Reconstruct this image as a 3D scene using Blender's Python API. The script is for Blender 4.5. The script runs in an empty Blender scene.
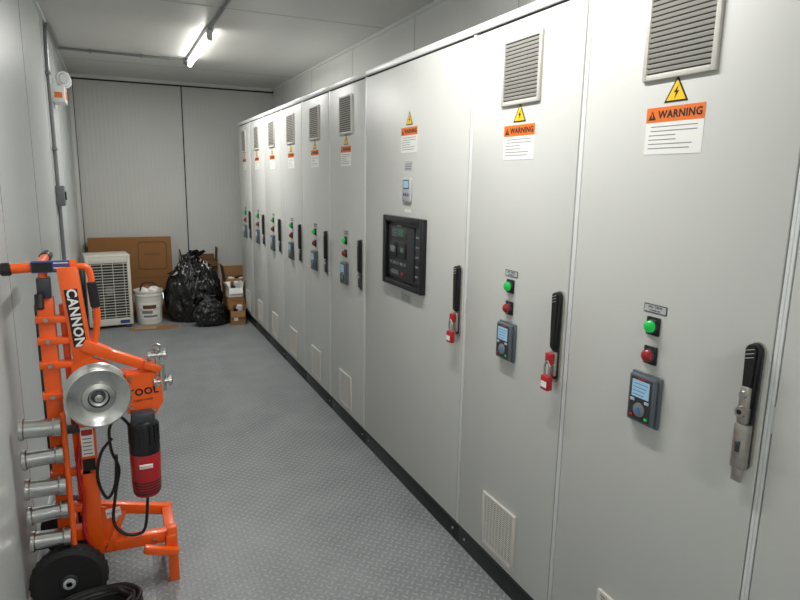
import bpy, bmesh, math, random
from mathutils import Matrix, Vector, noise
random.seed(4)
S=bpy.context.scene
try:
    S.view_settings.view_transform='Standard'
except Exception: pass
COL=S.collection

# ---------------------------------------------------------------- materials
def srgb(r,g,b):
    f=lambda c:(c/255/12.92) if c/255<=0.04045 else ((c/255+0.055)/1.055)**2.4
    return (f(r),f(g),f(b),1)
def mat(name,rgb,rough=.5,metal=0,emit=None,estr=0,bump=0,bscale=200,var=0,vscale=3,trans=0,coat=0,spec=.5):
    m=bpy.data.materials.new(name); m.use_nodes=True
    nt=m.node_tree; p=nt.nodes['Principled BSDF']
    c=srgb(*rgb)
    p.inputs['Base Color'].default_value=c
    p.inputs['Roughness'].default_value=rough
    p.inputs['Metallic'].default_value=metal
    p.inputs['Specular IOR Level'].default_value=spec
    if trans: p.inputs['Transmission Weight'].default_value=trans
    if coat: p.inputs['Coat Weight'].default_value=coat
    if emit:
        p.inputs['Emission Color'].default_value=srgb(*emit); p.inputs['Emission Strength'].default_value=estr
    tc=nt.nodes.new('ShaderNodeTexCoord')
    if var:
        n=nt.nodes.new('ShaderNodeTexNoise'); n.inputs['Scale'].default_value=vscale; n.inputs['Detail'].default_value=5
        nt.links.new(tc.outputs['Object'],n.inputs['Vector'])
        r=nt.nodes.new('ShaderNodeMapRange'); r.inputs['From Min'].default_value=.3; r.inputs['From Max'].default_value=.7
        r.inputs['To Min'].default_value=1-var; r.inputs['To Max'].default_value=1+var*.4
        nt.links.new(n.outputs['Fac'],r.inputs['Value'])
        h=nt.nodes.new('ShaderNodeVectorMath'); h.operation='SCALE'; h.inputs[0].default_value=c[:3]
        nt.links.new(r.outputs[0],h.inputs['Scale']); nt.links.new(h.outputs[0],p.inputs['Base Color'])
    if bump:
        n=nt.nodes.new('ShaderNodeTexNoise'); n.inputs['Scale'].default_value=bscale
        nt.links.new(tc.outputs['Object'],n.inputs['Vector'])
        b=nt.nodes.new('ShaderNodeBump'); b.inputs['Strength'].default_value=bump; b.inputs['Distance'].default_value=.001
        nt.links.new(n.outputs['Fac'],b.inputs['Height']); nt.links.new(b.outputs[0],p.inputs['Normal'])
    return m
def ribbed(name,rgb,axis,pitch,strength=.25,rough=.45):
    m=mat(name,rgb,rough,var=.05,vscale=1.2); nt=m.node_tree; p=nt.nodes['Principled BSDF']
    tc=nt.nodes.new('ShaderNodeTexCoord'); sp=nt.nodes.new('ShaderNodeSeparateXYZ'); nt.links.new(tc.outputs['Object'],sp.inputs[0])
    mu=nt.nodes.new('ShaderNodeMath'); mu.operation='MULTIPLY'; mu.inputs[1].default_value=2*math.pi/pitch
    nt.links.new(sp.outputs[axis],mu.inputs[0])
    si=nt.nodes.new('ShaderNodeMath'); si.operation='SINE'; nt.links.new(mu.outputs[0],si.inputs[0])
    b=nt.nodes.new('ShaderNodeBump'); b.inputs['Strength'].default_value=strength; b.inputs['Distance'].default_value=.0015
    nt.links.new(si.outputs[0],b.inputs['Height']); nt.links.new(b.outputs[0],p.inputs['Normal'])
    return m

M_cab=mat('powder_coat_grey',(203,204,200),.42,bump=.12,bscale=700,var=.02,vscale=2)
M_cabside=mat('cabinet_body_grey',(186,188,186),.45)
M_trim=mat('trim_white',(224,226,225),.35)
M_gap=mat('gap_dark',(58,60,62),.6)
M_plinth=mat('plinth_black',(24,25,27),.5)
M_vent=mat('vent_plastic',(200,197,190),.5)
M_ventin=mat('vent_inner',(70,68,66),.8)
M_black=mat('black_plastic',(22,22,24),.35)
M_dkgrey=mat('dark_grey_plastic',(52,55,60),.4)
M_brk=mat('breaker_face',(38,42,44),.35)
M_kp=mat('keypad_grey',(92,98,104),.4)
M_grey=mat('grey_plastic',(120,124,128),.45)
M_ltgrey=mat('light_grey_plastic',(185,188,190),.45)
M_white=mat('white_paper',(238,238,234),.6)
M_orl=mat('label_orange',(232,116,36),.5)
M_yel=mat('label_yellow',(250,200,20),.5)
M_ink=mat('ink',(20,20,20),.6)
M_inkg=mat('ink_grey',(125,125,125),.6)
M_green=mat('lamp_green',(16,150,60),.25,emit=(20,200,80),estr=.35)
M_redl=mat('lamp_red',(150,24,28),.25,coat=.5)
M_red=mat('padlock_red',(176,30,36),.35)
M_steel=mat('steel',(190,190,188),.30,metal=1)
M_lockm=mat('brushed_lock_metal',(196,192,184),.33,metal=1,var=.15,vscale=60)
M_lcd=mat('lcd',(150,185,205),.2,emit=(120,165,190),estr=.3)
M_lcdg=mat('lcd_green',(42,84,66),.3,emit=(60,150,100),estr=.12)
M_bluebtn=mat('button_blue',(70,120,170),.4)
M_orange=mat('machine_orange',(246,96,18),.36,coat=.3)
M_alu=mat('aluminium',(205,206,204),.24,metal=1,var=.08,vscale=40)
M_rub=mat('rubber',(26,26,27),.75,bump=.2,bscale=90)
M_mred=mat('motor_red',(172,26,32),.35,coat=.3)
M_cord=mat('cord_black',(16,16,17),.45)
M_card=mat('cardboard',(150,110,68),.85,var=.1,vscale=6)
M_cardbig=mat('cardboard_big',(142,98,56),.85,var=.1,vscale=4)
M_card2=mat('cardboard_dark',(104,72,44),.85,var=.12,vscale=6)
M_tape=mat('tape',(172,134,90),.4)
M_ac=mat('ac_white',(214,212,200),.45,var=.04,vscale=5)
M_acdk=mat('ac_inner',(40,42,44),.6)
M_bag=mat('bag_plastic',(12,12,13),.24,spec=.6)
M_bucket=mat('bucket_white',(224,222,212),.45)
M_blue=mat('blue_print',(40,70,130),.5)
M_tube=mat('led_tube',(255,255,255),.3,emit=(255,252,245),estr=22)
M_fix=mat('fixture_white',(215,216,214),.4)
M_conduit=mat('conduit_grey',(132,135,136),.35,metal=.5)
M_ceil=ribbed('ceiling_panel',(204,204,200),0,.10,.1,.4)
M_wallL=ribbed('wall_panel_left',(202,206,205),1,.06,.10,.34)
M_wallR=ribbed('wall_panel_right',(216,217,214),1,.06,.12,.45)
M_wallB=ribbed('wall_panel_back',(205,206,202),0,.045,.35,.5)
M_seam=mat('seam_dark',(96,99,100),.6)
M_seaml=mat('seam_light',(158,160,160),.6)
M_blackline=mat('gasket_black',(34,35,36),.6)

def floor_mat():
    m=bpy.data.materials.new('diamond_plate'); m.use_nodes=True; nt=m.node_tree; N=nt.nodes; L=nt.links
    p=N['Principled BSDF']
    tc=N.new('ShaderNodeTexCoord'); mp=N.new('ShaderNodeMapping'); mp.inputs['Rotation'].default_value=(0,0,math.radians(45))
    k=1/.029; mp.inputs['Scale'].default_value=(k,k,k)
    L.new(tc.outputs['Object'],mp.inputs[0]); s=N.new('ShaderNodeSeparateXYZ'); L.new(mp.outputs[0],s.inputs[0])
    def ma(op,a,b=None,c=None):
        n=N.new('ShaderNodeMath'); n.operation=op
        for i,v in enumerate((a,b,c)):
            if v is None: continue
            if isinstance(v,(int,float)): n.inputs[i].default_value=v
            else: L.new(v,n.inputs[i])
        return n.outputs[0]
    x,y=s.outputs[0],s.outputs[1]
    fx=ma('FLOOR',x); fy=ma('FLOOR',y)
    par=ma('FLOORED_MODULO',ma('ADD',fx,fy),2.0)
    ux=ma('SUBTRACT',ma('SUBTRACT',x,fx),.5); uy=ma('SUBTRACT',ma('SUBTRACT',y,fy),.5)
    a=ma('ADD',ma('MULTIPLY',ux,par),ma('MULTIPLY',uy,ma('SUBTRACT',1.0,par)))
    b=ma('ADD',ma('MULTIPLY',uy,par),ma('MULTIPLY',ux,ma('SUBTRACT',1.0,par)))
    d=ma('ADD',ma('POWER',ma('MULTIPLY',a,1/.52),2.0),ma('POWER',ma('MULTIPLY',b,1/.19),2.0))
    mr=N.new('ShaderNodeMapRange'); mr.interpolation_type='SMOOTHSTEP'
    mr.inputs['From Min'].default_value=1.1; mr.inputs['From Max'].default_value=.35
    L.new(d,mr.inputs['Value'])
    bp=N.new('ShaderNodeBump'); bp.inputs['Strength'].default_value=1.0; bp.inputs['Distance'].default_value=.0035
    L.new(mr.outputs[0],bp.inputs['Height']); L.new(bp.outputs[0],p.inputs['Normal'])
    n=N.new('ShaderNodeTexNoise'); n.inputs['Scale'].default_value=3.5; n.inputs['Detail'].default_value=10; n.inputs['Roughness'].default_value=.7
    L.new(tc.outputs['Object'],n.inputs['Vector'])
    cr=N.new('ShaderNodeValToRGB'); cr.color_ramp.elements[0].position=.3; cr.color_ramp.elements[1].position=.7
    cr.color_ramp.elements[0].color=srgb(120,124,126); cr.color_ramp.elements[1].color=srgb(144,148,150)
    L.new(n.outputs['Fac'],cr.inputs[0])
    mx=N.new('ShaderNodeMix'); mx.data_type='RGBA'; L.new(ma('MULTIPLY',mr.outputs[0],.45),mx.inputs[0])
    L.new(cr.outputs[0],mx.inputs[6]); mx.inputs[7].default_value=srgb(186,188,188)
    L.new(mx.outputs[2],p.inputs['Base Color'])
    n2=N.new('ShaderNodeTexNoise'); n2.inputs['Scale'].default_value=14; n2.inputs['Detail'].default_value=4
    L.new(tc.outputs['Object'],n2.inputs['Vector'])
    r2=N.new('ShaderNodeMapRange'); r2.inputs['To Min'].default_value=.34; r2.inputs['To Max'].default_value=.58; L.new(n2.outputs['Fac'],r2.inputs['Value'])
    L.new(r2.outputs[0],p.inputs['Roughness']); p.inputs['Metallic'].default_value=.15
    return m
M_floor=floor_mat()

# ---------------------------------------------------------------- builder
class B:
    def __init__(s): s.v=[]; s.f=[]; s.mi=[]; s.mats=[]
    def idx(s,m):
        if m not in s.mats: s.mats.append(m)
        return s.mats.index(m)
    def raw(s,vs,fs,m,T=None):
        o=len(s.v); i=s.idx(m)
        for v in vs:
            v=Vector(v); s.v.append(tuple(T@v) if T else tuple(v))
        for f in fs: s.f.append([a+o for a in f]); s.mi.append(i)
    def bm(s,b,m,T=None):
        b.verts.ensure_lookup_table()
        for i,v in enumerate(b.verts): v.index=i
        s.raw([v.co.copy() for v in b.verts],[[v.index for v in f.verts] for f in b.faces],m,T); b.free()
    def box(s,c,d,m,bev=0,rot=None,seg=2):
        b=bmesh.new(); bmesh.ops.create_cube(b,size=1); bmesh.ops.scale(b,vec=d,verts=b.verts)
        if bev: bmesh.ops.bevel(b,geom=b.edges[:],offset=min(bev,min(d)*.45),segments=seg,affect='EDGES',profile=.5)
        T=Matrix.Translation(c)
        if rot: T=T@Matrix.Rotation(rot[1],4,rot[0])
        s.bm(b,m,T)
    def bb(s,a,b,m,bev=0,rot=None):
        s.box([(a[i]+b[i])/2 for i in range(3)],[abs(b[i]-a[i]) for i in range(3)],m,bev,rot)
    def beam(s,p0,p1,w,h,m,bev=.003,up=(0,0,1)):
        p0,p1=Vector(p0),Vector(p1); z=(p1-p0); L=z.length; z.normalize(); u=Vector(up)
        x=u.cross(z); x=x.normalized() if x.length>1e-4 else Vector((1,0,0)); y=z.cross(x)
        T=Matrix.Translation((p0+p1)/2)@Matrix((x,y,z)).transposed().to_4x4()
        b=bmesh.new(); bmesh.ops.create_cube(b,size=1); bmesh.ops.scale(b,vec=(w,h,L),verts=b.verts)
        if bev: bmesh.ops.bevel(b,geom=b.edges[:],offset=min(bev,min(w,h)*.4),segments=2,affect='EDGES',profile=.5)
        s.bm(b,m,T)
    def lathe(s,o,ax,prof,m,seg=32,cap=True):
        ax=Vector(ax).normalized(); t=Vector((1,0,0)) if abs(ax.x)<.8 else Vector((0,1,0))
        x=ax.cross(t).normalized(); y=ax.cross(x); o=Vector(o); vs=[];fs=[]
        for (d,r) in prof:
            for k in range(seg):
                a=2*math.pi*k/seg; vs.append(o+ax*d+(x*math.cos(a)+y*math.sin(a))*r)
        for j in range(len(prof)-1):
            for k in range(seg):
                k2=(k+1)%seg; fs.append([j*seg+k,j*seg+k2,(j+1)*seg+k2,(j+1)*seg+k])
        if cap:
            fs.append(list(range(seg))[::-1]); fs.append([(len(prof)-1)*seg+k for k in range(seg)])
        s.raw(vs,fs,m)
    def cyl(s,p0,p1,r,m,r2=None,seg=24,bev=0):
        p0,p1=Vector(p0),Vector(p1); L=(p1-p0).length; r2=r if r2 is None else r2
        pr=[(0,r),(L,r2)] if not bev else [(0,r-bev),(bev,r),(L-bev,r2),(L,r2-bev)]
        s.lathe(p0,p1-p0,pr,m,seg)
    def tube(s,pts,r,m,seg=10,sub=8,closed=False):
        P=[Vector(p) for p in pts]; n=len(P); Q=[]
        rng=n if closed else n-1
        for i in range(rng):
            if closed: a,b,c,d=P[(i-1)%n],P[i],P[(i+1)%n],P[(i+2)%n]
            else: a,b,c,d=P[max(i-1,0)],P[i],P[i+1],P[min(i+2,n-1)]
            for k in range(sub):
                t=k/sub
                Q.append(.5*((2*b)+(c-a)*t+(2*a-5*b+4*c-d)*t*t+(3*b-a-3*c+d)*t**3))
        if not closed: Q.append(P[-1])
        vs=[];fs=[]; N=len(Q); px=None
        for i in range(N):
            z=(Q[(i+1)%N]-Q[i-1]) if (closed or 0<i<N-1) else (Q[1]-Q[0] if i==0 else Q[-1]-Q[-2])
            z.normalize()
            if px is None:
                t=Vector((0,0,1)) if abs(z.z)<.9 else Vector((1,0,0)); px=z.cross(t).normalized()
            x=(px-z*px.dot(z)); x.normalize(); px=x; y=z.cross(x)
            for k in range(seg):
                a=2*math.pi*k/seg; vs.append(Q[i]+(x*math.cos(a)+y*math.sin(a))*r)
        for i in range(N if closed else N-1):
            j=(i+1)%N
            for k in range(seg):
                k2=(k+1)%seg; fs.append([i*seg+k,i*seg+k2,j*seg+k2,j*seg+k])
        if not closed: fs.append(list(range(seg))[::-1]); fs.append([(N-1)*seg+k for k in range(seg)])
        s.raw(vs,fs,m)
    def poly(s,pts,w0,w1,m):
        n=len(pts); vs=[(p[0],p[1],w0) for p in pts]+[(p[0],p[1],w1) for p in pts]
        fs=[list(range(n))[::-1],list(range(n,2*n))]+[[i,(i+1)%n,n+(i+1)%n,n+i] for i in range(n)]
        s.raw(vs,fs,m)
    def capsule(s,c,w,h,w0,w1,m,seg=10,w2=None):
        r=w/2; r2=(w2 or w)/2; pts=[]
        for i in range(seg+1):
            a=math.pi*i/seg; pts.append((c[0]+r*math.cos(a),c[1]+h/2-r+r*math.sin(a)))
        for i in range(seg+1):
            a=math.pi+math.pi*i/seg; pts.append((c[0]+r2*math.cos(a),c[1]-h/2+r2+r2*math.sin(a)))
        s.poly(pts,w0,w1,m)
    def text(s,body,c,size,m,rot=0,ext=.0004,bold=0,T=None):
        cu=bpy.data.curves.new('t','FONT'); cu.body=body; cu.size=size; cu.align_x='CENTER'; cu.align_y='CENTER'; cu.extrude=ext; cu.offset=bold; cu.resolution_u=2
        if bold: cu.space_character=1.08
        o=bpy.data.objects.new('t',cu); COL.objects.link(o); bpy.context.view_layer.update()
        me=o.evaluated_get(bpy.context.evaluated_depsgraph_get()).to_mesh()
        vs=[v.co.copy() for v in me.vertices]; fs=[list(p.vertices) for p in me.polygons]
        bpy.data.objects.remove(o); bpy.data.curves.remove(cu)
        TT=Matrix.Translation(c)@Matrix.Rotation(rot,4,'Z')
        if T: TT=T@TT
        s.raw(vs,fs,m,TT)
    def mesh(s,name,ang=.6):
        me=bpy.data.meshes.new(name); me.from_pydata(s.v,[],s.f)
        for m in s.mats: me.materials.append(m)
        me.polygons.foreach_set('material_index',s.mi); me.polygons.foreach_set('use_smooth',[True]*len(s.f))
        b=bmesh.new(); b.from_mesh(me); bmesh.ops.recalc_face_normals(b,faces=b.faces); b.to_mesh(me); b.free()
        me.update(); me.set_sharp_from_angle(angle=ang); return me
def obj(name,me,M=None,parent=None):
    o=bpy.data.objects.new(name,me); COL.objects.link(o)
    if parent: o.parent=parent
    if M is not None: o.matrix_local=M
    return o
def frame(x,y,z,o):
    return Matrix.Translation(o)@Matrix((Vector(x),Vector(y),Vector(z))).transposed().to_4x4()

# ---------------------------------------------------------------- room
XL,XR,YB,YF,ZC=-.365,1.80,7.6,-2.6,2.57
t=.1
def simple(name,a,b,m):
    k=B(); k.bb(a,b,m); return obj(name,k.mesh(name))
simple('floor',(XL-t,YF-t,-t),(XR+t,YB+t,0),M_floor)
simple('ceiling',(XL-t,YF-t,ZC),(XR+t,YB+t,ZC+t),M_ceil)
simple('wall_left',(XL-t,YF-t,0),(XL,YB+t,ZC),M_wallL)
simple('wall_right',(XR,YF-t,0),(XR+t,YB+t,ZC),M_wallR)
simple('wall_front',(XL,YF-t,0),(XR,YF,ZC),M_wallR)
k=B(); k.bb((XL,YB,0),(XR,YB+t,ZC),M_wallB)
me=k.mesh('wall_back'); obj('wall_back',me)
k=B()
k.bb((XL,YB-.012,ZC-.05),(XR,YB,ZC-.034),M_blackline)
k.bb((.757,YB-.006,0),(.769,YB,ZC-.05),M_blackline)
obj('trim_1',k.mesh('trim_back'))
k=B()
k.bb((XL,YB-.10,0),(XL+.045,YB-.012,ZC-.05),M_wallB,.004)
k.bb((XL+.045,YB-.03,0),(XL+.052,YB-.012,ZC-.05),M_seam)
obj('trim_2',k.mesh('trim_corner'))
k=B()
for (xa,xb) in ((XL,XL+.02),(XR-.02,XR)):
    k.bb((xa,YF,ZC-.02),(xb,YB-.012,ZC),M_fix)
k.bb((XL+.02,YB-.034,ZC-.034),(XR-.02,YB-.0,ZC),M_fix)
obj('trim_3',k.mesh('trim_ceiling'))
k=B()
y=YF+.7
while y<YB-.2:
    k.bb((XL,y,0),(XL+.0015,y+.004,ZC-.02),M_seaml); k.bb((XR-.0015,y,0),(XR,y+.004,ZC-.02),M_seaml)
    y+=1.13
obj('trim_4',k.mesh('trim_wall_seams'))
k=B()
for y in (-1.2,.6,2.4,4.2,6.6):
    k.bb((XL+.02,y,ZC-.0015),(XR-.02,y+.005,ZC),M_seaml)
obj('trim_5',k.mesh('trim_ceiling_seams'))
k=B(); k.bb((XL,YF,0),(XL+.004,YB-.1,.05),M_fix,.001)
obj('baseboard_left',k.mesh('baseboard'))

# ---------------------------------------------------------------- ceiling lights
def strip_light(yc,e_):
    k=B()
    k.bb((.665,yc-.66,ZC-.03),(.715,yc+.66,ZC),M_fix,.005)
    k.cyl((.69,yc-.60,ZC-.062),(.69,yc+.60,ZC-.062),.016,M_tube,seg=16)
    for e in (-1,1): k.bb((.672,yc+e*.62-.02,ZC-.082),(.708,yc+e*.62+.02,ZC-.028),M_fix,.004)
    o=obj('ceiling_strip_light',k.mesh('strip_light'))
    l=bpy.data.lights.new('tube_glow','AREA'); l.shape='RECTANGLE'; l.size=.05; l.size_y=1.2; l.energy=e_; l.color=(1,.988,.962)
    lo=bpy.data.objects.new('tube_glow',l); COL.objects.link(lo); lo.location=(.69,yc,ZC-.085); lo.parent=o
    l.spread=math.radians(180)
for yc,e_ in ((5.42,27),(1.8,23),(-1.5,30)): strip_light(yc,e_)
k=B()
k.tube([(.69,4.76,ZC-.012),(.69,3.6,ZC-.012),(.69,2.46,ZC-.012)],.010,M_conduit,sub=2)
k.tube([(XL+.02,6.08,ZC-.012),(.3,6.1,ZC-.012),(.66,6.1,ZC-.012)],.010,M_conduit,sub=2)
for x in (-.1,.3): k.bb((x-.012,6.07,ZC-.026),(x+.012,6.12,ZC),M_conduit,.003)
k.bb((.65,6.09,ZC-.04),(.73,6.18,ZC),M_conduit,.004)
obj('ceiling_conduit',k.mesh('ceiling_conduit'))

# left wall conduit, switch
k=B()
x=XL+.016; yc=5.0
k.tube([(x,yc,1.42),(x,yc,1.9),(x,yc,2.35),(x+.005,yc+.05,2.52),(x+.008,yc+.3,2.55),(x+.008,6.05,2.555)],.013,M_conduit)
k.tube([(x,yc,1.34),(x,yc,.9),(x,yc,.5)],.013,M_conduit,sub=2)
for z in (.8,1.7,2.2): k.bb((XL,yc-.035,z),(XL+.032,yc+.035,z+.02),M_conduit,.003)
k.bb((XL,yc-.05,1.32),(XL+.055,yc+.05,1.46),M_grey,.006)
k.bb((XL+.055,yc-.015,1.36),(XL+.065,yc+.015,1.42),M_black,.002)
obj('wall_light_switch',k.mesh('switch'))
k=B(); y0=5.35
k.bb((XL,y0,2.06),(XL+.09,y0+.26,2.18),M_trim,.01)
for y in (y0+.04,y0+.22):
    k.cyl((XL+.06,y,2.22),(XL+.06,y,2.16),.012,M_trim)
    dv=Vector((.6,-1,-.2)).normalized()
    k.lathe((XL+.06,y+.02,2.24),dv,[(0,.02),(.01,.04),(.05,.050),(.06,.048)],M_trim,20)
    p=Vector((XL+.06,y+.02,2.24))+dv*.0605
    k.lathe(p,dv,[(0,.042),(.006,.036)],M_ltgrey,20)
k.bb((XL+.09,y0+.06,2.09),(XL+.093,y0+.18,2.15),M_orl)
k.bb((XL+.02,y0-.002,2.09),(XL+.07,y0,2.13),M_orl)
obj('emergency_light',k.mesh('emergency_light'))

# ---------------------------------------------------------------- cabinets
XF=1.25; HT=2.10
def vent_mesh(fine):
    k=B(); w=.108; q=.014
    k.bb((-w,-w,0),(w,w,.003),M_vent,.001)
    for a,b in (((-w,-w,.0),(-w+q,w,.009)),((w-q,-w,0),(w,w,.009)),((-w+q,w-q,0),(w-q,w,.009)),((-w+q,-w,0),(w-q,-w+q,.009))):
        k.bb(a,b,M_vent,.002)
    k.bb((-w+q,-w+q,.003),(w-q,w-q,.004),M_ventin if not fine else M_grey)
    n=22 if fine else 15; H=2*(w-q-.002)
    for i in range(n):
        v=-w+q+.002+H*(i+.5)/n
        k.box((0,v,.007),(2*w-2*q,H/n*(.66 if fine else .62),.002),M_vent,rot=('X',.55))
    if fine:
        for i in range(1,9): k.bb((-w+q+ (2*w-2*q)*i/9-.001,-w+q,.006),(-w+q+(2*w-2*q)*i/9+.001,w-q,.0095),M_vent)
    return k.mesh('vent')
VU=vent_mesh(False); VL=vent_mesh(True)
def warn_mesh():
    k=B(); w=.087
    k.bb((-w,-.078,0),(w,.036,.0008),M_white)
    k.bb((-w,0,.0008),(w,.036,.0013),M_orl)
    k.text('WARNING',(.016,.017,.0014),.0255,M_ink,bold=.0007)
    k.poly([(-.080,.006),(-.056,.006),(-.068,.028)],.0013,.0016,M_ink)
    k.poly([(-.069,.010),(-.067,.010),(-.0665,.021),(-.0695,.021)],.0016,.0018,M_orl)
    r=random.Random(2)
    for i in range(6):
        v=-.012-i*.0105
        L=r.uniform(.04,.072)
        k.bb((-L if i<2 else -.075,v,.0008),(L if i<2 else -.075+2*L,v+.0022,.0010),M_inkg)
    s=.034; cy=.066
    tri=lambda q,c:[(-q*1.05,c-q*.62),(q*1.05,c-q*.62),(0,c+q*1.15)]
    k.poly(tri(s,cy),0,.0010,M_ink); k.poly(tri(s*.80,cy),.001,.0014,M_yel)
    k.poly([(.006,cy+.019),(-.008,cy+.001),(-.001,cy+.001),(-.005,cy-.014),(.008,cy+.005),(.001,cy+.005)],.0014,.0018,M_ink)
    return k.mesh('warning')
WM=warn_mesh()
def panel_mesh():
    k=B()
    k.bb((-.037,1.214,0),(.037,1.236,.0015),M_ink); k.bb((-.035,1.216,.0015),(.035,1.234,.0018),M_ltgrey)
    k.text('VFD  DRIVE',(0,1.229,.0018),.009,M_ink); k.text('POWER ON',(0,1.220,.0018),.006,M_ink)
    for v,m in ((1.180,M_green),(1.102,M_redl)):
        k.bb((-.021,v-.024,0),(.021,v+.024,.006),M_black,.002)
        k.lathe((0,v,.006),(0,0,1),[(0,.019),(.006,.019),(.007,.017)],M_dkgrey,24)
        k.lathe((0,v,.012),(0,0,1),[(0,.0165),(.008,.0155),(.013,.011),(.015,.004)],m,24)
    k.bb((-.050,.912,0),(.050,1.052,.010),M_kp,.006)
    k.bb((-.044,.918,.010),(.044,1.048,.024),M_kp,.006)
    k.bb((-.036,.926,.024),(.036,1.042,.0255),M_dkgrey,.001)
    k.bb((-.029,.988,.0255),(.029,1.034,.0262),M_lcd)
    for i in range(4): k.bb((-.025,.994+i*.010,.0262),(.012+.004*i,.9955+i*.010,.0264),M_blue)
    k.lathe((0,.955,.0255),(0,0,1),[(0,.019),(.002,.019),(.003,.016)],M_grey,24)
    k.lathe((0,.955,.0285),(0,0,1),[(0,.009),(.001,.008)],M_bluebtn,20)
    for u,m in ((-.025,M_red),(.025,M_green)):
        k.bb((u-.005,.932,.0255),(u+.005,.939,.028),m,.001)
    for u in (-.024,.024): k.bb((u-.007,.975,.0255),(u+.007,.983,.028),M_ltgrey,.001)
    k.bb((-.012,1.036,.0255),(.012,1.040,.0262),M_red)
    return k.mesh('control_panel')
PM=panel_mesh()
def handle_mesh(kind):
    k=B(); c=1.062
    k.capsule((0,c),.038,.295,0,.007,M_lockm)
    k.capsule((0,c+.004),.032,.284,.007,.010,M_dkgrey)
    k.capsule((0,c+.052),.030,.185,.010,.022,M_black,w2=.020)
    k.capsule((0,c+.054),.024,.177,.022,.027,M_black,w2=.015)
    for i in range(3): k.beam((-.009,c+.112+i*.009,.0275),(.009,c+.118+i*.009,.0275),.0008,.004,M_white,0)
    if kind=='steel':
        k.bb((-.017,c-.142,.008),(.017,c-.035,.030),M_lockm,.006)
        k.bb((-.011,c-.035,.012),(.011,c+.050,.032),M_lockm,.004)
        k.lathe((0,c-.006,.032),(0,0,1),[(0,.013),(.008,.012)],M_lockm,20)
        k.lathe((0,c-.006,.040),(0,0,1),[(0,.006),(.001,.005)],M_black,16)
        k.lathe((0,c+.032,.032),(0,0,1),[(0,.009),(.006,.008)],M_steel,20)
        k.bb((-.005,c-.10,.030),(.005,c-.075,.034),M_dkgrey,.002)
        k.bb((-.016,c-.175,.012),(.010,c-.135,.020),M_lockm,.003)
    else:
        k.bb((-.014,c-.125,.008),(.014,c-.045,.022),M_lockm if kind=='pad' else M_dkgrey,.004)
        k.lathe((0,c-.065,.022),(0,0,1),[(0,.011),(.006,.010)],M_steel,20)
    if kind=='pad':
        k.tube([(-.011,c-.120,.038),(-.011,c-.090,.038),(0,c-.076,.038),(.011,c-.090,.038),(.011,c-.120,.038)],.0035,M_steel)
        k.bb((-.019,c-.170,.026),(.019,c-.122,.048),M_red,.005)
        k.bb((-.014,c-.160,.048),(.014,c-.140,.0485),M_white)
        k.bb((-.014,c-.085,.022),(.014,c-.050,.038),M_red,.003)
    return k.mesh('handle')
HM={q:handle_mesh(q) for q in ('steel','pad','plain')}

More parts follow.
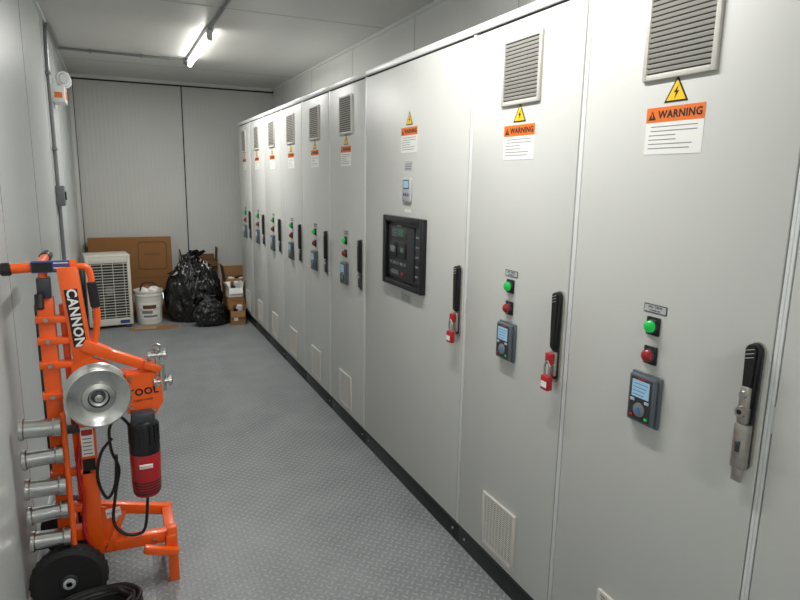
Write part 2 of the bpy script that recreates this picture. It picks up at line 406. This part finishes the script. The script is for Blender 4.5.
def cabinet(y0,y1,kind='std',hk='plain'):
    W=y1-y0; yc=(y0+y1)/2
    M=frame((0,-1,0),(0,0,1),(-1,0,0),(XF,yc,0))
    h=W/2-.0004
    k=B()
    k.bb((-h,.095,-.54),(h,HT-.03,-.022),M_cabside)
    k.bb((-h,0,-.52),(h,.085,-.012),M_plinth,.002)
    k.bb((-h,.085,-.54),(h,.097,-.006),M_gap)
    k.bb((-h+.0115,.102,-.020),(h-.0115,HT-.036,0),M_cab,.003)
    for e in (-1,1):
        a=e*(h-.0078); b=e*h
        k.bb((min(a,b),.10,-.022),(max(a,b),HT-.03,-.002),M_trim,.0006)
    k.bb((-h,HT-.028,-.54),(h,HT,.004),M_trim,.003)
    k.bb((-h,HT-.030,-.50),(h,HT-.027,-.004),M_gap)
    for v in (.35,1.05,1.8):
        k.cyl((-h+.010,v-.03,-.003),(-h+.010,v+.03,-.003),.003,M_cabside,seg=12)
    for u in (-h+.05,h-.05):
        k.lathe((u,.045,-.012),(0,0,1),[(0,.006),(.004,.005)],M_grey,12)
    cab=obj('electrical_cabinet',k.mesh('electrical_cabinet'),M)
    obj('door_handle',HM[hk],Matrix.Translation((h-.040,0,0)),cab)
    if kind=='std':
        obj('vent_upper',VU,Matrix.Translation((0,1.902,0)),cab)
        obj('vent_lower',VL,Matrix.Translation((0,.243,0)),cab)
        obj('warning_label',WM,Matrix.Translation((0,1.692,0)),cab)
        obj('control_panel',PM,None,cab)
    if kind=='big':
        obj('warning_label',WM,Matrix.Translation((0,1.742,0)),cab)
        k=B()
        k.bb((-.04,1.585,0),(.04,1.625,.0012),M_ltgrey)
        for i in range(3): k.bb((-.032,1.591+i*.010,.0012),(.03,1.594+i*.010,.0014),M_inkg)
        k.bb((-.043,1.44,0),(.043,1.55,.012),M_ltgrey,.004); k.bb((-.030,1.50,.012),(.030,1.54,.013),M_dkgrey)
        k.bb((-.026,1.504,.013),(.026,1.536,.0135),M_lcd)
        for i in range(3): k.lathe((-.024+i*.024,1.475,.012),(0,0,1),[(0,.007),(.004,.006)],M_bluebtn if i!=1 else M_red,14)
        k.bb((-.055,.965,0),(.055,1.005,.0012),M_ltgrey)
        for i in range(3): k.bb((-.045,.971+i*.011,.0012),(.04,.974+i*.011,.0014),M_inkg)
        k.bb((-.035,1.39,0),(.035,1.405,.001),M_white)
        u0,u1,v0,v1=-.235,.205,1.03,1.37
        for a,b in (((u0,v0),(u0+.03,v1)),((u1-.03,v0),(u1,v1)),((u0+.03,v1-.03),(u1-.03,v1)),((u0+.03,v0),(u1-.03,v0+.03))):
            k.bb((a[0],a[1],0),(b[0],b[1],.028),M_black,.005)
        k.bb((u0+.03,v0+.03,0),(u1-.03,v1-.03,.006),M_black)
        k.bb((u0+.05,v0+.045,.006),(u1-.10,v1-.045,.016),M_brk,.004)
        k.bb((u1-.095,v0+.045,.006),(u1-.04,v1-.045,.012),M_brk,.003)
        cx=-.06
        k.bb((cx-.09,1.262,.016),(cx+.09,1.315,.018),M_dkgrey,.002)
        k.bb((cx-.005,1.276,.018),(cx+.055,1.310,.0195),M_lcdg)
        for i in range(3):
            for j in range(3): k.bb((cx-.075+i*.02,1.272+j*.013,.018),(cx-.063+i*.02,1.279+j*.013,.0195),M_grey)
        k.lathe((cx+.07,1.29,.018),(0,0,1),[(0,.003),(.002,.002)],M_red,10)
        k.bb((cx-.10,1.17,.016),(cx-.02,1.245,.022),M_black,.003); k.bb((cx+.01,1.17,.016),(cx+.085,1.245,.022),M_black,.003)
        k.bb((cx-.085,1.195,.022),(cx-.035,1.225,.024),M_grey,.002); k.bb((cx+.03,1.200,.022),(cx+.065,1.222,.0235),M_kp,.001)
        k.bb((cx+.036,1.206,.0235),(cx+.046,1.214,.024),M_green)
        for i in range(5): k.bb((cx-.10+i*.04,1.135,.016),(cx-.075+i*.04,1.150,.018),M_grey if i%2 else M_kp,.001)
        k.bb((cx-.09,1.088,.016),(cx+.0,1.108,.018),M_kp); k.bb((cx+.04,1.088,.016),(cx+.058,1.104,.022),M_red,.002)
        for i in range(5): k.bb((u1-.085,1.10+i*.045,.012),(u1-.05,1.108+i*.045,.014),M_grey)
        k.text('BREAKER',(cx,1.323,.0162),.011,M_ltgrey)
        obj('breaker_panel',k.mesh('breaker_panel'),None,cab)
    return cab
cabinet(-.46,.17,'std','plain')
cabinet(.17,.81,'std','plain')
cabinet(.81,1.47,'std','steel')
cabinet(1.47,2.094,'std','pad')
cabinet(2.094,3.19,'big','pad')
y=3.19
for i in range(6):
    cabinet(y,y+.62,'std','plain'); y+=.62

# ---------------------------------------------------------------- cable puller machine
def cable_puller():
    k=B(); O=M_orange
    wc=(-.228,.126)
    for wz in (.075,-.30):
        prof=[(-.024,.060),(-.026,.085),(-.028,.105),(-.018,.122),(0,.125),(.018,.122),(.028,.105),(.026,.085),(.024,.060)]
        k.lathe((wc[0],wc[1],wz),(0,0,1),prof,M_rub,40)
        k.lathe((wc[0],wc[1],wz),(0,0,1),[(-.030,.030),(-.012,.066),(.012,.068),(.020,.066),(.016,.056),(.016,.030),(.034,.026),(.036,.012)],M_dkgrey,32)
        k.lathe((wc[0],wc[1],wz+.034),(0,0,1),[(0,.020),(.004,.020),(.006,.012)],M_ltgrey,20)
        for a in range(5):
            an=a*2*math.pi/5
            k.box((wc[0]+.043*math.cos(an),wc[1]+.043*math.sin(an),wz+.019),(.012,.012,.006),M_black,.002)
        for a in range(28):
            an=a*2*math.pi/28
            k.box((wc[0]+.122*math.cos(an),wc[1]+.122*math.sin(an),wz),(.007,.010,.03),M_rub,rot=('Z',an))
    k.cyl((wc[0],wc[1],-.33),(wc[0],wc[1],.115),.010,M_steel)
    # base frame
    k.beam((-.26,.245,-.02),(-.10,.245,-.02),.045,.045,O)
    k.beam((wc[0],.125,.02),(wc[0],.27,.02),.035,.02,O); k.beam((wc[0],.125,-.22),(wc[0],.27,-.22),.035,.02,O)
    k.beam((wc[0],.245,-.24),(wc[0],.245,.03),.04,.035,O)
    k.beam((-.15,.185,0),(.135,.175,0),.045,.040,O)
    k.beam((-.15,.245,-.20),(.13,.175,-.20),.040,.035,O)
    k.beam((.118,.175,-.23),(.118,.175,.05),.038,.038,O)
    k.beam((.122,.0,.03),(.122,.225,.03),.036,.034,O)
    k.beam((.122,.0,-.21),(.122,.195,-.21),.036,.034,O)
    k.beam((.02,.168,.06),(.14,.130,.06),.028,.028,O)
    for (u,v) in ((-.10,.185),(.06,.178)): k.lathe((u,v,.022),(0,0,1),[(0,.010),(.008,.009)],M_steel,6)
    k.poly([(-.16,.20),(-.03,.20),(-.10,.34),(-.16,.36)],.004,.012,O)
    # columns
    k.beam((-.232,.24,-.01),(-.232,1.13,-.01),.050,.045,O)
    k.beam((-.262,.45,-.05),(-.262,1.10,-.05),.018,.018,M_dkgrey,.002)
    k.beam((-.140,.16,.0),(-.138,.76,.0),.052,.050,O)
    k.beam((-.158,1.235,.0),(-.128,.87,.0),.062,.055,O)
    k.beam((-.185,1.10,-.04),(-.175,.30,-.04),.022,.02,O)
    for v in (1.06,.985,.90,.79,.66,.50,.36):
        k.beam((-.265,v,.005),(-.125,v-.005,.005),.022,.040,O if v not in(.66,) else M_dkgrey)
        k.lathe((-.232,v,.026),(0,0,1),[(0,.009),(.008,.008)],M_steel,6)
    k.bb((-.256,1.04,.014),(-.208,1.115,.018),M_orange,.002)
    ang=math.atan2(1.235-.87,-.158+.128)
    k.box((-.144,1.06,.0285),(.040,.20,.002),M_ink,rot=('Z',ang-math.pi/2))
    k.text('CANNON',(-.144,1.06,.030),.043,M_white,rot=ang-math.pi,bold=.0012)
    # top handle
    k.cyl((-.335,1.232,.0),(-.13,1.240,.0),.017,O)
    k.cyl((-.352,1.231,.0),(-.318,1.232,.0),.022,M_black,bev=.006)
    k.cyl((-.245,1.236,.02),(-.245,1.236,-.30),.016,O); k.cyl((-.245,1.236,-.24),(-.245,1.236,-.34),.020,M_black,bev=.005)
    k.bb((-.262,1.218,.0),(-.148,1.256,.024),M_blue,.003)
    k.bb((-.258,1.222,.024),(-.200,1.252,.0246),M_ink)
    for i in range(4): k.bb((-.196,1.224+i*.008,.024),(-.152,1.227+i*.008,.0246),M_white if i%2 else M_red)
    k.bb((-.252,1.13,-.03),(-.212,1.20,.02),M_dkgrey,.004)
    k.cyl((-.232,1.125,.0),(-.232,1.235,.0),.014,O)
    k.cyl((-.245,1.15,.03),(-.245,1.10,.05),.014,M_black,bev=.004)
    # curved side bar with grip
    k.tube([(-.13,1.235,.01),(-.095,1.225,.01),(-.085,1.15,.01),(-.078,1.06,.01),(-.092,.97,.01),(-.11,.92,.01)],.011,O)
    k.cyl((-.088,1.18,.012),(-.080,1.09,.012),.016,M_black,bev=.004)
    # upper arm to the right
    k.beam((-.13,.965,.01),(-.05,.92,.01),.040,.045,O); k.beam((-.06,.925,.01),(.09,.855,.01),.034,.04,O)
    k.beam((-.17,.84,.0),(.10,.830,.0),.040,.045,O)
    k.poly([(-.17,.70),(-.05,.70),(-.03,.80),(-.05,.89),(-.11,.92),(-.17,.89)],.012,.028,O)
    k.poly([(-.005,.70),(.092,.688),(.118,.73),(.116,.815),(.09,.845),(.0,.845)],.02,.040,O)
    for (u,v) in ((.012,.72),(.085,.705),(.10,.825),(.012,.83)): k.lathe((u,v,.040),(0,0,1),[(0,.008),(.006,.007)],M_steel,6)
    k.text('TOOL',(.052,.775,.0405),.036,M_ink,rot=.08,bold=.001)
    k.text('CABLE PULLER',(.052,.745,.0405),.010,M_ink,rot=.08)
    # steel roller pins at the nose
    for (u,v) in ((.105,.905),(.120,.805)):
        k.cyl((u-.028,v,.03),(u+.028,v,.03),.011,M_alu,bev=.002)
        for e in (-1,1): k.lathe((u+e*.026,v,.03),(e,0,0),[(-.006,.020),(.004,.020),(.008,.014)],M_alu,20)
    k.cyl((.108,.84,.03),(.105,.93,.03),.010,M_alu); k.lathe((.105,.925,.03),(0,1,0),[(0,.012),(.008,.018),(.018,.018),(.022,.008)],M_alu,20)
    k.cyl((.122,.77,.03),(.118,.87,.03),.012,M_alu)
    k.beam((.06,.875,.03),(.115,.85,.03),.028,.028,O)
    # capstan sheave
    c=(-.098,.796)
    k.lathe((c[0],c[1],.028),(0.10,0,1),[(0,.06),(.004,.102),(.012,.104),(.018,.096),(.026,.070),(.050,.066),(.066,.072),(.078,.092),(.084,.102),(.092,.103),(.094,.098),(.088,.086),(.080,.070),(.078,.055),(.088,.050),(.092,.034),(.084,.030),(.080,.016),(.095,.013),(.097,.006)],M_alu,56)
    k.lathe((c[0]+.008,c[1],.104),(.10,0,1),[(0,.032),(.004,.030),(.005,.020),(.014,.018),(.016,.008)],M_dkgrey,24)
    # gearbox + drill motor hanging down
    mu=.045; mw=.05
    k.bb((.005,.655,.01),(.085,.710,.085),M_dkgrey,.012)
    k.cyl((mu,.70,mw),(mu,.655,mw),.034,M_dkgrey,bev=.004)
    k.lathe((mu,.68,mw),(0,-1,0),[(0,.028),(.010,.044),(.03,.050),(.085,.050),(.100,.053),(.125,.053),(.128,.049)],M_black,32)
    for a in range(16):
        an=a*math.pi/8; k.box((mu+.050*math.cos(an),.625,mw+.050*math.sin(an)),(.006,.07,.006),M_black,rot=('Y',-an))
    k.lathe((mu,.555,mw),(0,-1,0),[(0,.050),(.01,.053),(.10,.051),(.145,.048),(.165,.043),(.17,.034)],M_mred,32)
    for i in range(5): k.lathe((mu,.45-i*.011,mw),(0,-1,0),[(0,.0510-i*.0006),(.004,.0510-i*.0006)],M_black,32)
    k.box((mu,.515,mw+.053),(.045,.016,.003),M_white,.001); k.text('HEAVY DUTY',(mu,.515,mw+.055),.007,M_red)
    k.beam((mu+.03,.66,mw-.03),(mu+.055,.80,mw-.02),.022,.022,M_steel)
    # power cord
    k.tube([(mu-.035,.64,mw),(-.03,.70,.06),(-.065,.66,.05),(-.065,.58,.06),(-.045,.50,.05),(-.06,.42,.06),(-.075,.30,.05),(-.045,.25,.06),(.0,.235,.06),(.03,.26,.06),(mu,.38,mw)],.0055,M_cord)
    k.tube([(-.06,.62,.05),(-.10,.57,.06),(-.115,.48,.06),(-.09,.40,.06),(-.06,.45,.06),(-.05,.56,.06)],.0055,M_cord)
    k.tube([(-.165,.60,.03),(-.175,.50,.04),(-.165,.40,.04),(-.172,.28,.04),(-.15,.20,.04)],.006,M_red)
    # decals on lower column
    k.bb((-.160,.555,.0255),(-.120,.665,.0262),M_white)
    for i in range(7): k.bb((-.155,.563+i*.014,.0262),(-.126,.567+i*.014,.0265),M_inkg)
    k.bb((-.158,.635,.0262),(-.122,.655,.0266),M_red)
    k.bb((-.160,.50,.0255),(-.120,.545,.0262),M_ink)
    k.box((-.075,.315,.013),(.05,.035,.002),M_white,rot=('Z',.1)); k.text('BULLET',(-.075,.315,.0142),.013,M_red,rot=.1)
    k.beam((-.10,.175,.03),(-.04,.31,.008),.02,.006,O,.001)
    # row of spare aluminium couplings on rack
    k.cyl((-.205,.24,.065),(-.205,.74,.065),.009,O)
    for i,v in enumerate((.700,.590,.485,.385,.290)):
        r=.034-.003*(i%2)
        k.lathe((-.338,v,.065),(1,.04*(1 if i%2 else -1),0),[(0,r-.010),(0,r-.002),(.004,r+.003),(.014,r+.003),(.018,r-.002),(.100,r-.004),(.106,r+.001),(.125,r+.001),(.128,r-.006)],M_alu,32)
        k.lathe((-.3395,v,.065),(1,0,0),[(0,.016),(.004,.016)],M_dkgrey,20)
        k.beam((-.235,v-.03,.0),(-.205,v-.03,.065),.018,.014,O,.002)
    obj('cable_puller_machine',k.mesh('cable_puller_machine'),frame((1,0,0),(0,0,1),(0,-1,0),(0,2.35,0)))
cable_puller()
# coil of black cable on floor in front of wheel
k=B(); r=random.Random(3)
for j in range(24):
    pts=[]; R=.095+.014*(j%3); z=.010+.0115*(j//3)
    ox,oy=r.uniform(-.010,.010),r.uniform(-.003,.003)
    for i in range(14):
        a=2*math.pi*i/14; rr=R+r.uniform(-.006,.005)
        pts.append((ox+rr*1.1*math.cos(a),oy+rr*.74*math.sin(a),z+r.uniform(0,.009)))
    k.tube(pts,.0085,M_cord,closed=True,sub=5,seg=8)
obj('coiled_cable',k.mesh('coiled_cable'),Matrix.Translation((-.135,2.130,0)))

# ---------------------------------------------------------------- storage clutter at the back
k=B(); w,h,d=.205,.74,.16
k.bb((-w,.03,-d),(w,h,d-.012),M_ac,.012)
k.bb((-w-.004,h-.02,-d-.004),(w+.004,h+.012,d+.004),M_ac,.010)
k.bb((-w+.02,.09,d-.013),(w-.02,h-.06,d-.011),M_acdk)
for a,b in (((-w,.03),(-w+.03,h)),((w-.03,.03),(w,h)),((-w+.03,h-.07),(w-.03,h)),((-w+.03,.03),(w-.03,.10))):
    k.bb((a[0],a[1],d-.014),(b[0],b[1],d+.004),M_ac,.004)
fc=(0,.385)
k.lathe((fc[0],fc[1],d-.011),(0,0,1),[(0,.045),(.004,.04)],M_grey,24)
for i in range(5):
    a=i*2*math.pi/5
    k.poly([(fc[0]+.04*math.cos(a),fc[1]+.04*math.sin(a)),(fc[0]+.155*math.cos(a+.1),fc[1]+.155*math.sin(a+.1)),(fc[0]+.16*math.cos(a+.7),fc[1]+.16*math.sin(a+.7)),(fc[0]+.045*math.cos(a+.9),fc[1]+.045*math.sin(a+.9))],d-.010,d-.007,M_dkgrey)
for i in range(20):
    v=.115+i*.0285; k.bb((-w+.025,v,d-.004),(w-.025,v+.006,d+.001),M_ac)
for i in range(4): k.bb((-w+.045+.1*i,.10,d-.006),(-w+.050+.1*i,h-.06,d-.002),M_ac)
for i in range(14): k.bb((w,.15+i*.036,-d+.05),(w+.003,.165+i*.036,d-.06),M_acdk,.001)
for e in (-1,1): k.bb((e*.15-.02,0,-d-.01),(e*.15+.02,.03,d+.01),M_dkgrey,.003)
k.bb((.08,.045,d+.004),(.17,.08,d+.005),M_blue)
obj('outdoor_ac_unit',k.mesh('outdoor_ac_unit'),frame((1,0,0),(0,0,1),(0,-1,0),(-.112,6.96,0))@Matrix.Rotation(math.radians(6),4,'Y'))
# big carton behind
k=B()
k.bb((-.42,0,-.07),(.42,.87,.07),M_cardbig,.004)
k.bb((-.42,.42,.07),(.42,.424,.0706),M_card2)
pts=[]
for (cx,cy,a0) in ((.33,.78,0),(.11,.78,90),(.11,.55,180),(.33,.55,270)):
    for i in range(5):
        a=math.radians(a0+i*22.5); pts.append((cx+.035*math.cos(a),cy+.035*math.sin(a),.072))
k.tube(pts,.003,M_card2,closed=True,sub=2,seg=6)
k.text('FRAGILE',(.215,.68,.0706),.045,M_card2); k.text('THIS SIDE UP',(.20,.2,.0706),.05,M_card2)
k.bb((.40,.40,-.071),(.4212,.45,.0708),M_tape)
k.bb((-.42,.866,-.025),(.42,.8708,.025),M_tape)
obj('cardboard_box',k.mesh('flat_carton'),frame((1,0,0),(0,0,1),(0,-1,0),(.135,7.40,0))@Matrix.Rotation(math.radians(-3),4,'X'))
# cardboard sheet on floor
k=B(); k.poly([(.05,6.62),(.40,6.58),(.56,6.66),(.50,6.76),(.09,6.76)],0,.004,M_card)
k.poly([(.10,6.64),(.30,6.62),(.33,6.72),(.12,6.74)],.004,.008,M_tape)
obj('cardboard_sheet',k.mesh('cardboard_sheet'))
# bucket
k=B()
k.lathe((0,0,0),(0,0,1),[(0,.118),(.004,.122),(.30,.138),(.302,.144),(.312,.144),(.314,.140),(.34,.141),(.342,.146),(.358,.146),(.360,.140),(.345,.134),(.30,.131),(.28,.13)],M_bucket,40)
k.tube([(-.142,-.01,.32),(-.140,-.06,.25),(-.10,-.145,.18),(0,-.165,.16),(.10,-.145,.18),(.140,-.06,.25),(.142,-.01,.32)],.004,M_steel)
def wrap(z0,z1,a0,a1,m,e,n=12):
    vs=[];fs=[]
    for i in range(n+1):
        a=-math.pi/2+a0+(a1-a0)*i/n
        for z in (z0,z1):
            rr=.1225+.016*(z/.30)+e; vs.append((rr*math.cos(a),rr*math.sin(a),z))
    for i in range(n): fs.append([2*i,2*i+2,2*i+3,2*i+1])
    k.raw(vs,fs,m)
wrap(.06,.24,-.85,.85,M_white,.0012)
for q in ((.17,.21,-.5,.5,M_card2),(.12,.15,-.6,.2,M_inkg),(.08,.10,-.5,.6,M_inkg)): wrap(*q,.0022)
r=random.Random(8)
for i in range(7):
    b=bmesh.new(); bmesh.ops.create_icosphere(b,subdivisions=3,radius=.045)
    for v in b.verts: v.co*=1+.5*noise.noise(v.co*30+Vector((i*7,0,0)))
    k.bm(b,M_white if i%3 else M_card,Matrix.Translation((r.uniform(-.06,.06),r.uniform(-.06,.06),.335+r.uniform(0,.03))))
k.tube([(-.08,-.02,.34),(-.06,-.05,.42),(.02,-.06,.44),(.08,-.03,.40),(.09,.02,.33)],.006,M_cord)
obj('plastic_bucket',k.mesh('plastic_bucket'),Matrix.Translation((.270,6.965,0)))
# trash bags
def bag(name,loc,sx,sy,sz,seed,yawd=0):
    b=bmesh.new(); bmesh.ops.create_icosphere(b,subdivisions=6,radius=1)
    off=Vector((seed*3.1,seed*1.7,0))
    for v in b.verts:
        p=v.co.copy(); n1=noise.noise(p*1.4+off)*.16; n2=abs(noise.noise(p*3.1+off*2))*.18; n3=abs(noise.noise(Vector((p.x*7,p.y*7,p.z*4))+off))*.15; n4=abs(noise.noise(p*15+off))*.05
        s=1.07+n1-n2-n3-n4
        z=p.z
        taper=1-.38*max(0,z)**1.6
        q=Vector((p.x*s*taper*sx,p.y*s*taper*sy,p.z*s*sz))
        q.z=max(q.z+sz*.68,0.0+.004*abs(noise.noise(p*9)))
        v.co=q
    k=B(); k.bm(b,M_bag)
    zt=sz*1.50; vs=[];fs=[]; sg=48; m=min(1,sz/.42)
    prof=[(-.14,.16),(-.05,.07),(0,.035),(.03,.03),(.07,.06),(.10,.075)]
    for (d,rr) in prof:
        d*=m; rr*=m
        for i in range(sg):
            a=2*math.pi*i/sg; q=rr*(1+.35*math.sin(a*9+seed+d*12)*(.4+abs(d)*4)+.1*math.sin(a*4))
            vs.append((q*math.cos(a)+d*.5,q*math.sin(a),zt+d+.012*math.sin(a*5)*(d>.05)))
    for j in range(len(prof)-1):
        for i in range(sg):
            i2=(i+1)%sg; fs.append([j*sg+i,j*sg+i2,(j+1)*sg+i2,(j+1)*sg+i])
    k.raw(vs,fs,M_bag)
    obj(name,k.mesh(name,1.2),Matrix.Translation(loc)@Matrix.Rotation(yawd,4,'Z'))
bag('trash_bag',(.735,6.99,0),.305,.26,.43,1.3)
bag('trash_bag',(.86,6.62,0),.18,.12,.18,4.4,.2)
# boxes
def carton(name,loc,w,d,h,yaw,open_=False,m=M_card):
    k=B(); e=.004
    k.bb((-w/2,-d/2,0),(w/2,d/2,e),m)
    k.bb((-w/2,-d/2,0),(-w/2+e,d/2,h),m); k.bb((w/2-e,-d/2,0),(w/2,d/2,h),m)
    k.bb((-w/2+e,-d/2,0),(w/2-e,-d/2+e,h),m); k.bb((-w/2+e,d/2-e,0),(w/2-e,d/2,h),m)
    if open_:
        k.beam((0,-d/2,h),(0,-d/2-d*.12,h-.06),w*.96,e,m,0,up=(0,1,.3)); k.beam((0,d/2,h),(0,d/2+.02,h+d*.35),w*.96,e,m,0,up=(0,1,0))
        k.beam((-w/2,0,h),(-w/2-.02,0,h+w*.35),e,d*.96,m,0,up=(0,1,0)); k.beam((w/2,0,h),(w/2+.01,0,h+w*.4),e,d*.96,m,0,up=(0,1,0))
        r=random.Random(int(w*1000))
        for i in range(6):
            k.box((r.uniform(-w*.25,w*.25),r.uniform(-d*.25,d*.25),h*.85+r.uniform(0,.04)),(w*.35,d*.3,.07),(M_white,M_bag,M_card2,M_ltgrey)[i%4],.008,rot=('Z',r.uniform(0,3)))
    else:
        k.bb((-w/2,-d/2,h-e),(-.001,d/2,h),m); k.bb((.001,-d/2,h-e),(w/2,d/2,h),m)
        k.bb((-w/2+.0,-.025,h),(w/2,.025,h+.0006),M_tape)
    k.bb((-w*.3,-d/2-.0008,h*.3),(w*.0,-d/2,h*.55),M_white); k.text('PARTS',(0,0,0),h*.13,M_card2,T=frame((1,0,0),(0,0,1),(0,-1,0),(w*.2,-d/2-.001,h*.8)))
    return obj(name,k.mesh(name),Matrix.Translation(loc)@Matrix.Rotation(yaw,4,'Z'))
carton('cardboard_box',(1.285,7.16,0),.40,.30,.42,0,True)
carton('cardboard_box',(1.138,6.80,0),.18,.17,.26,0,False)
carton('cardboard_box',(1.135,6.80,.2607),.15,.14,.10,.1,True,M_white)
carton('cardboard_box',(1.125,6.60,0),.15,.17,.15,-.06,True)
carton('cardboard_box',(.86,7.47,0),.38,.18,.58,0,True,M_card2)

# ---------------------------------------------------------------- world & camera
w=bpy.data.worlds.new('World'); S.world=w; w.use_nodes=True
w.node_tree.nodes['Background'].inputs[0].default_value=(.6,.65,.7,1); w.node_tree.nodes['Background'].inputs[1].default_value=.3
cam=bpy.data.cameras.new('Camera'); co=bpy.data.objects.new('Camera',cam); COL.objects.link(co); S.camera=co
cam.sensor_width=36; cam.lens=618/800*36; cam.clip_start=.02
right=Vector((.9094,-.4155,.01698)); upv=Vector((.0641,.1803,.9815)); back=Vector((-.4109,-.8915,.1907))
right.normalize(); back=(back-right*back.dot(right)).normalized(); upv=back.cross(right)
co.matrix_world=Matrix.Translation((0,0,1.54))@Matrix((right,upv,back)).transposed().to_4x4()
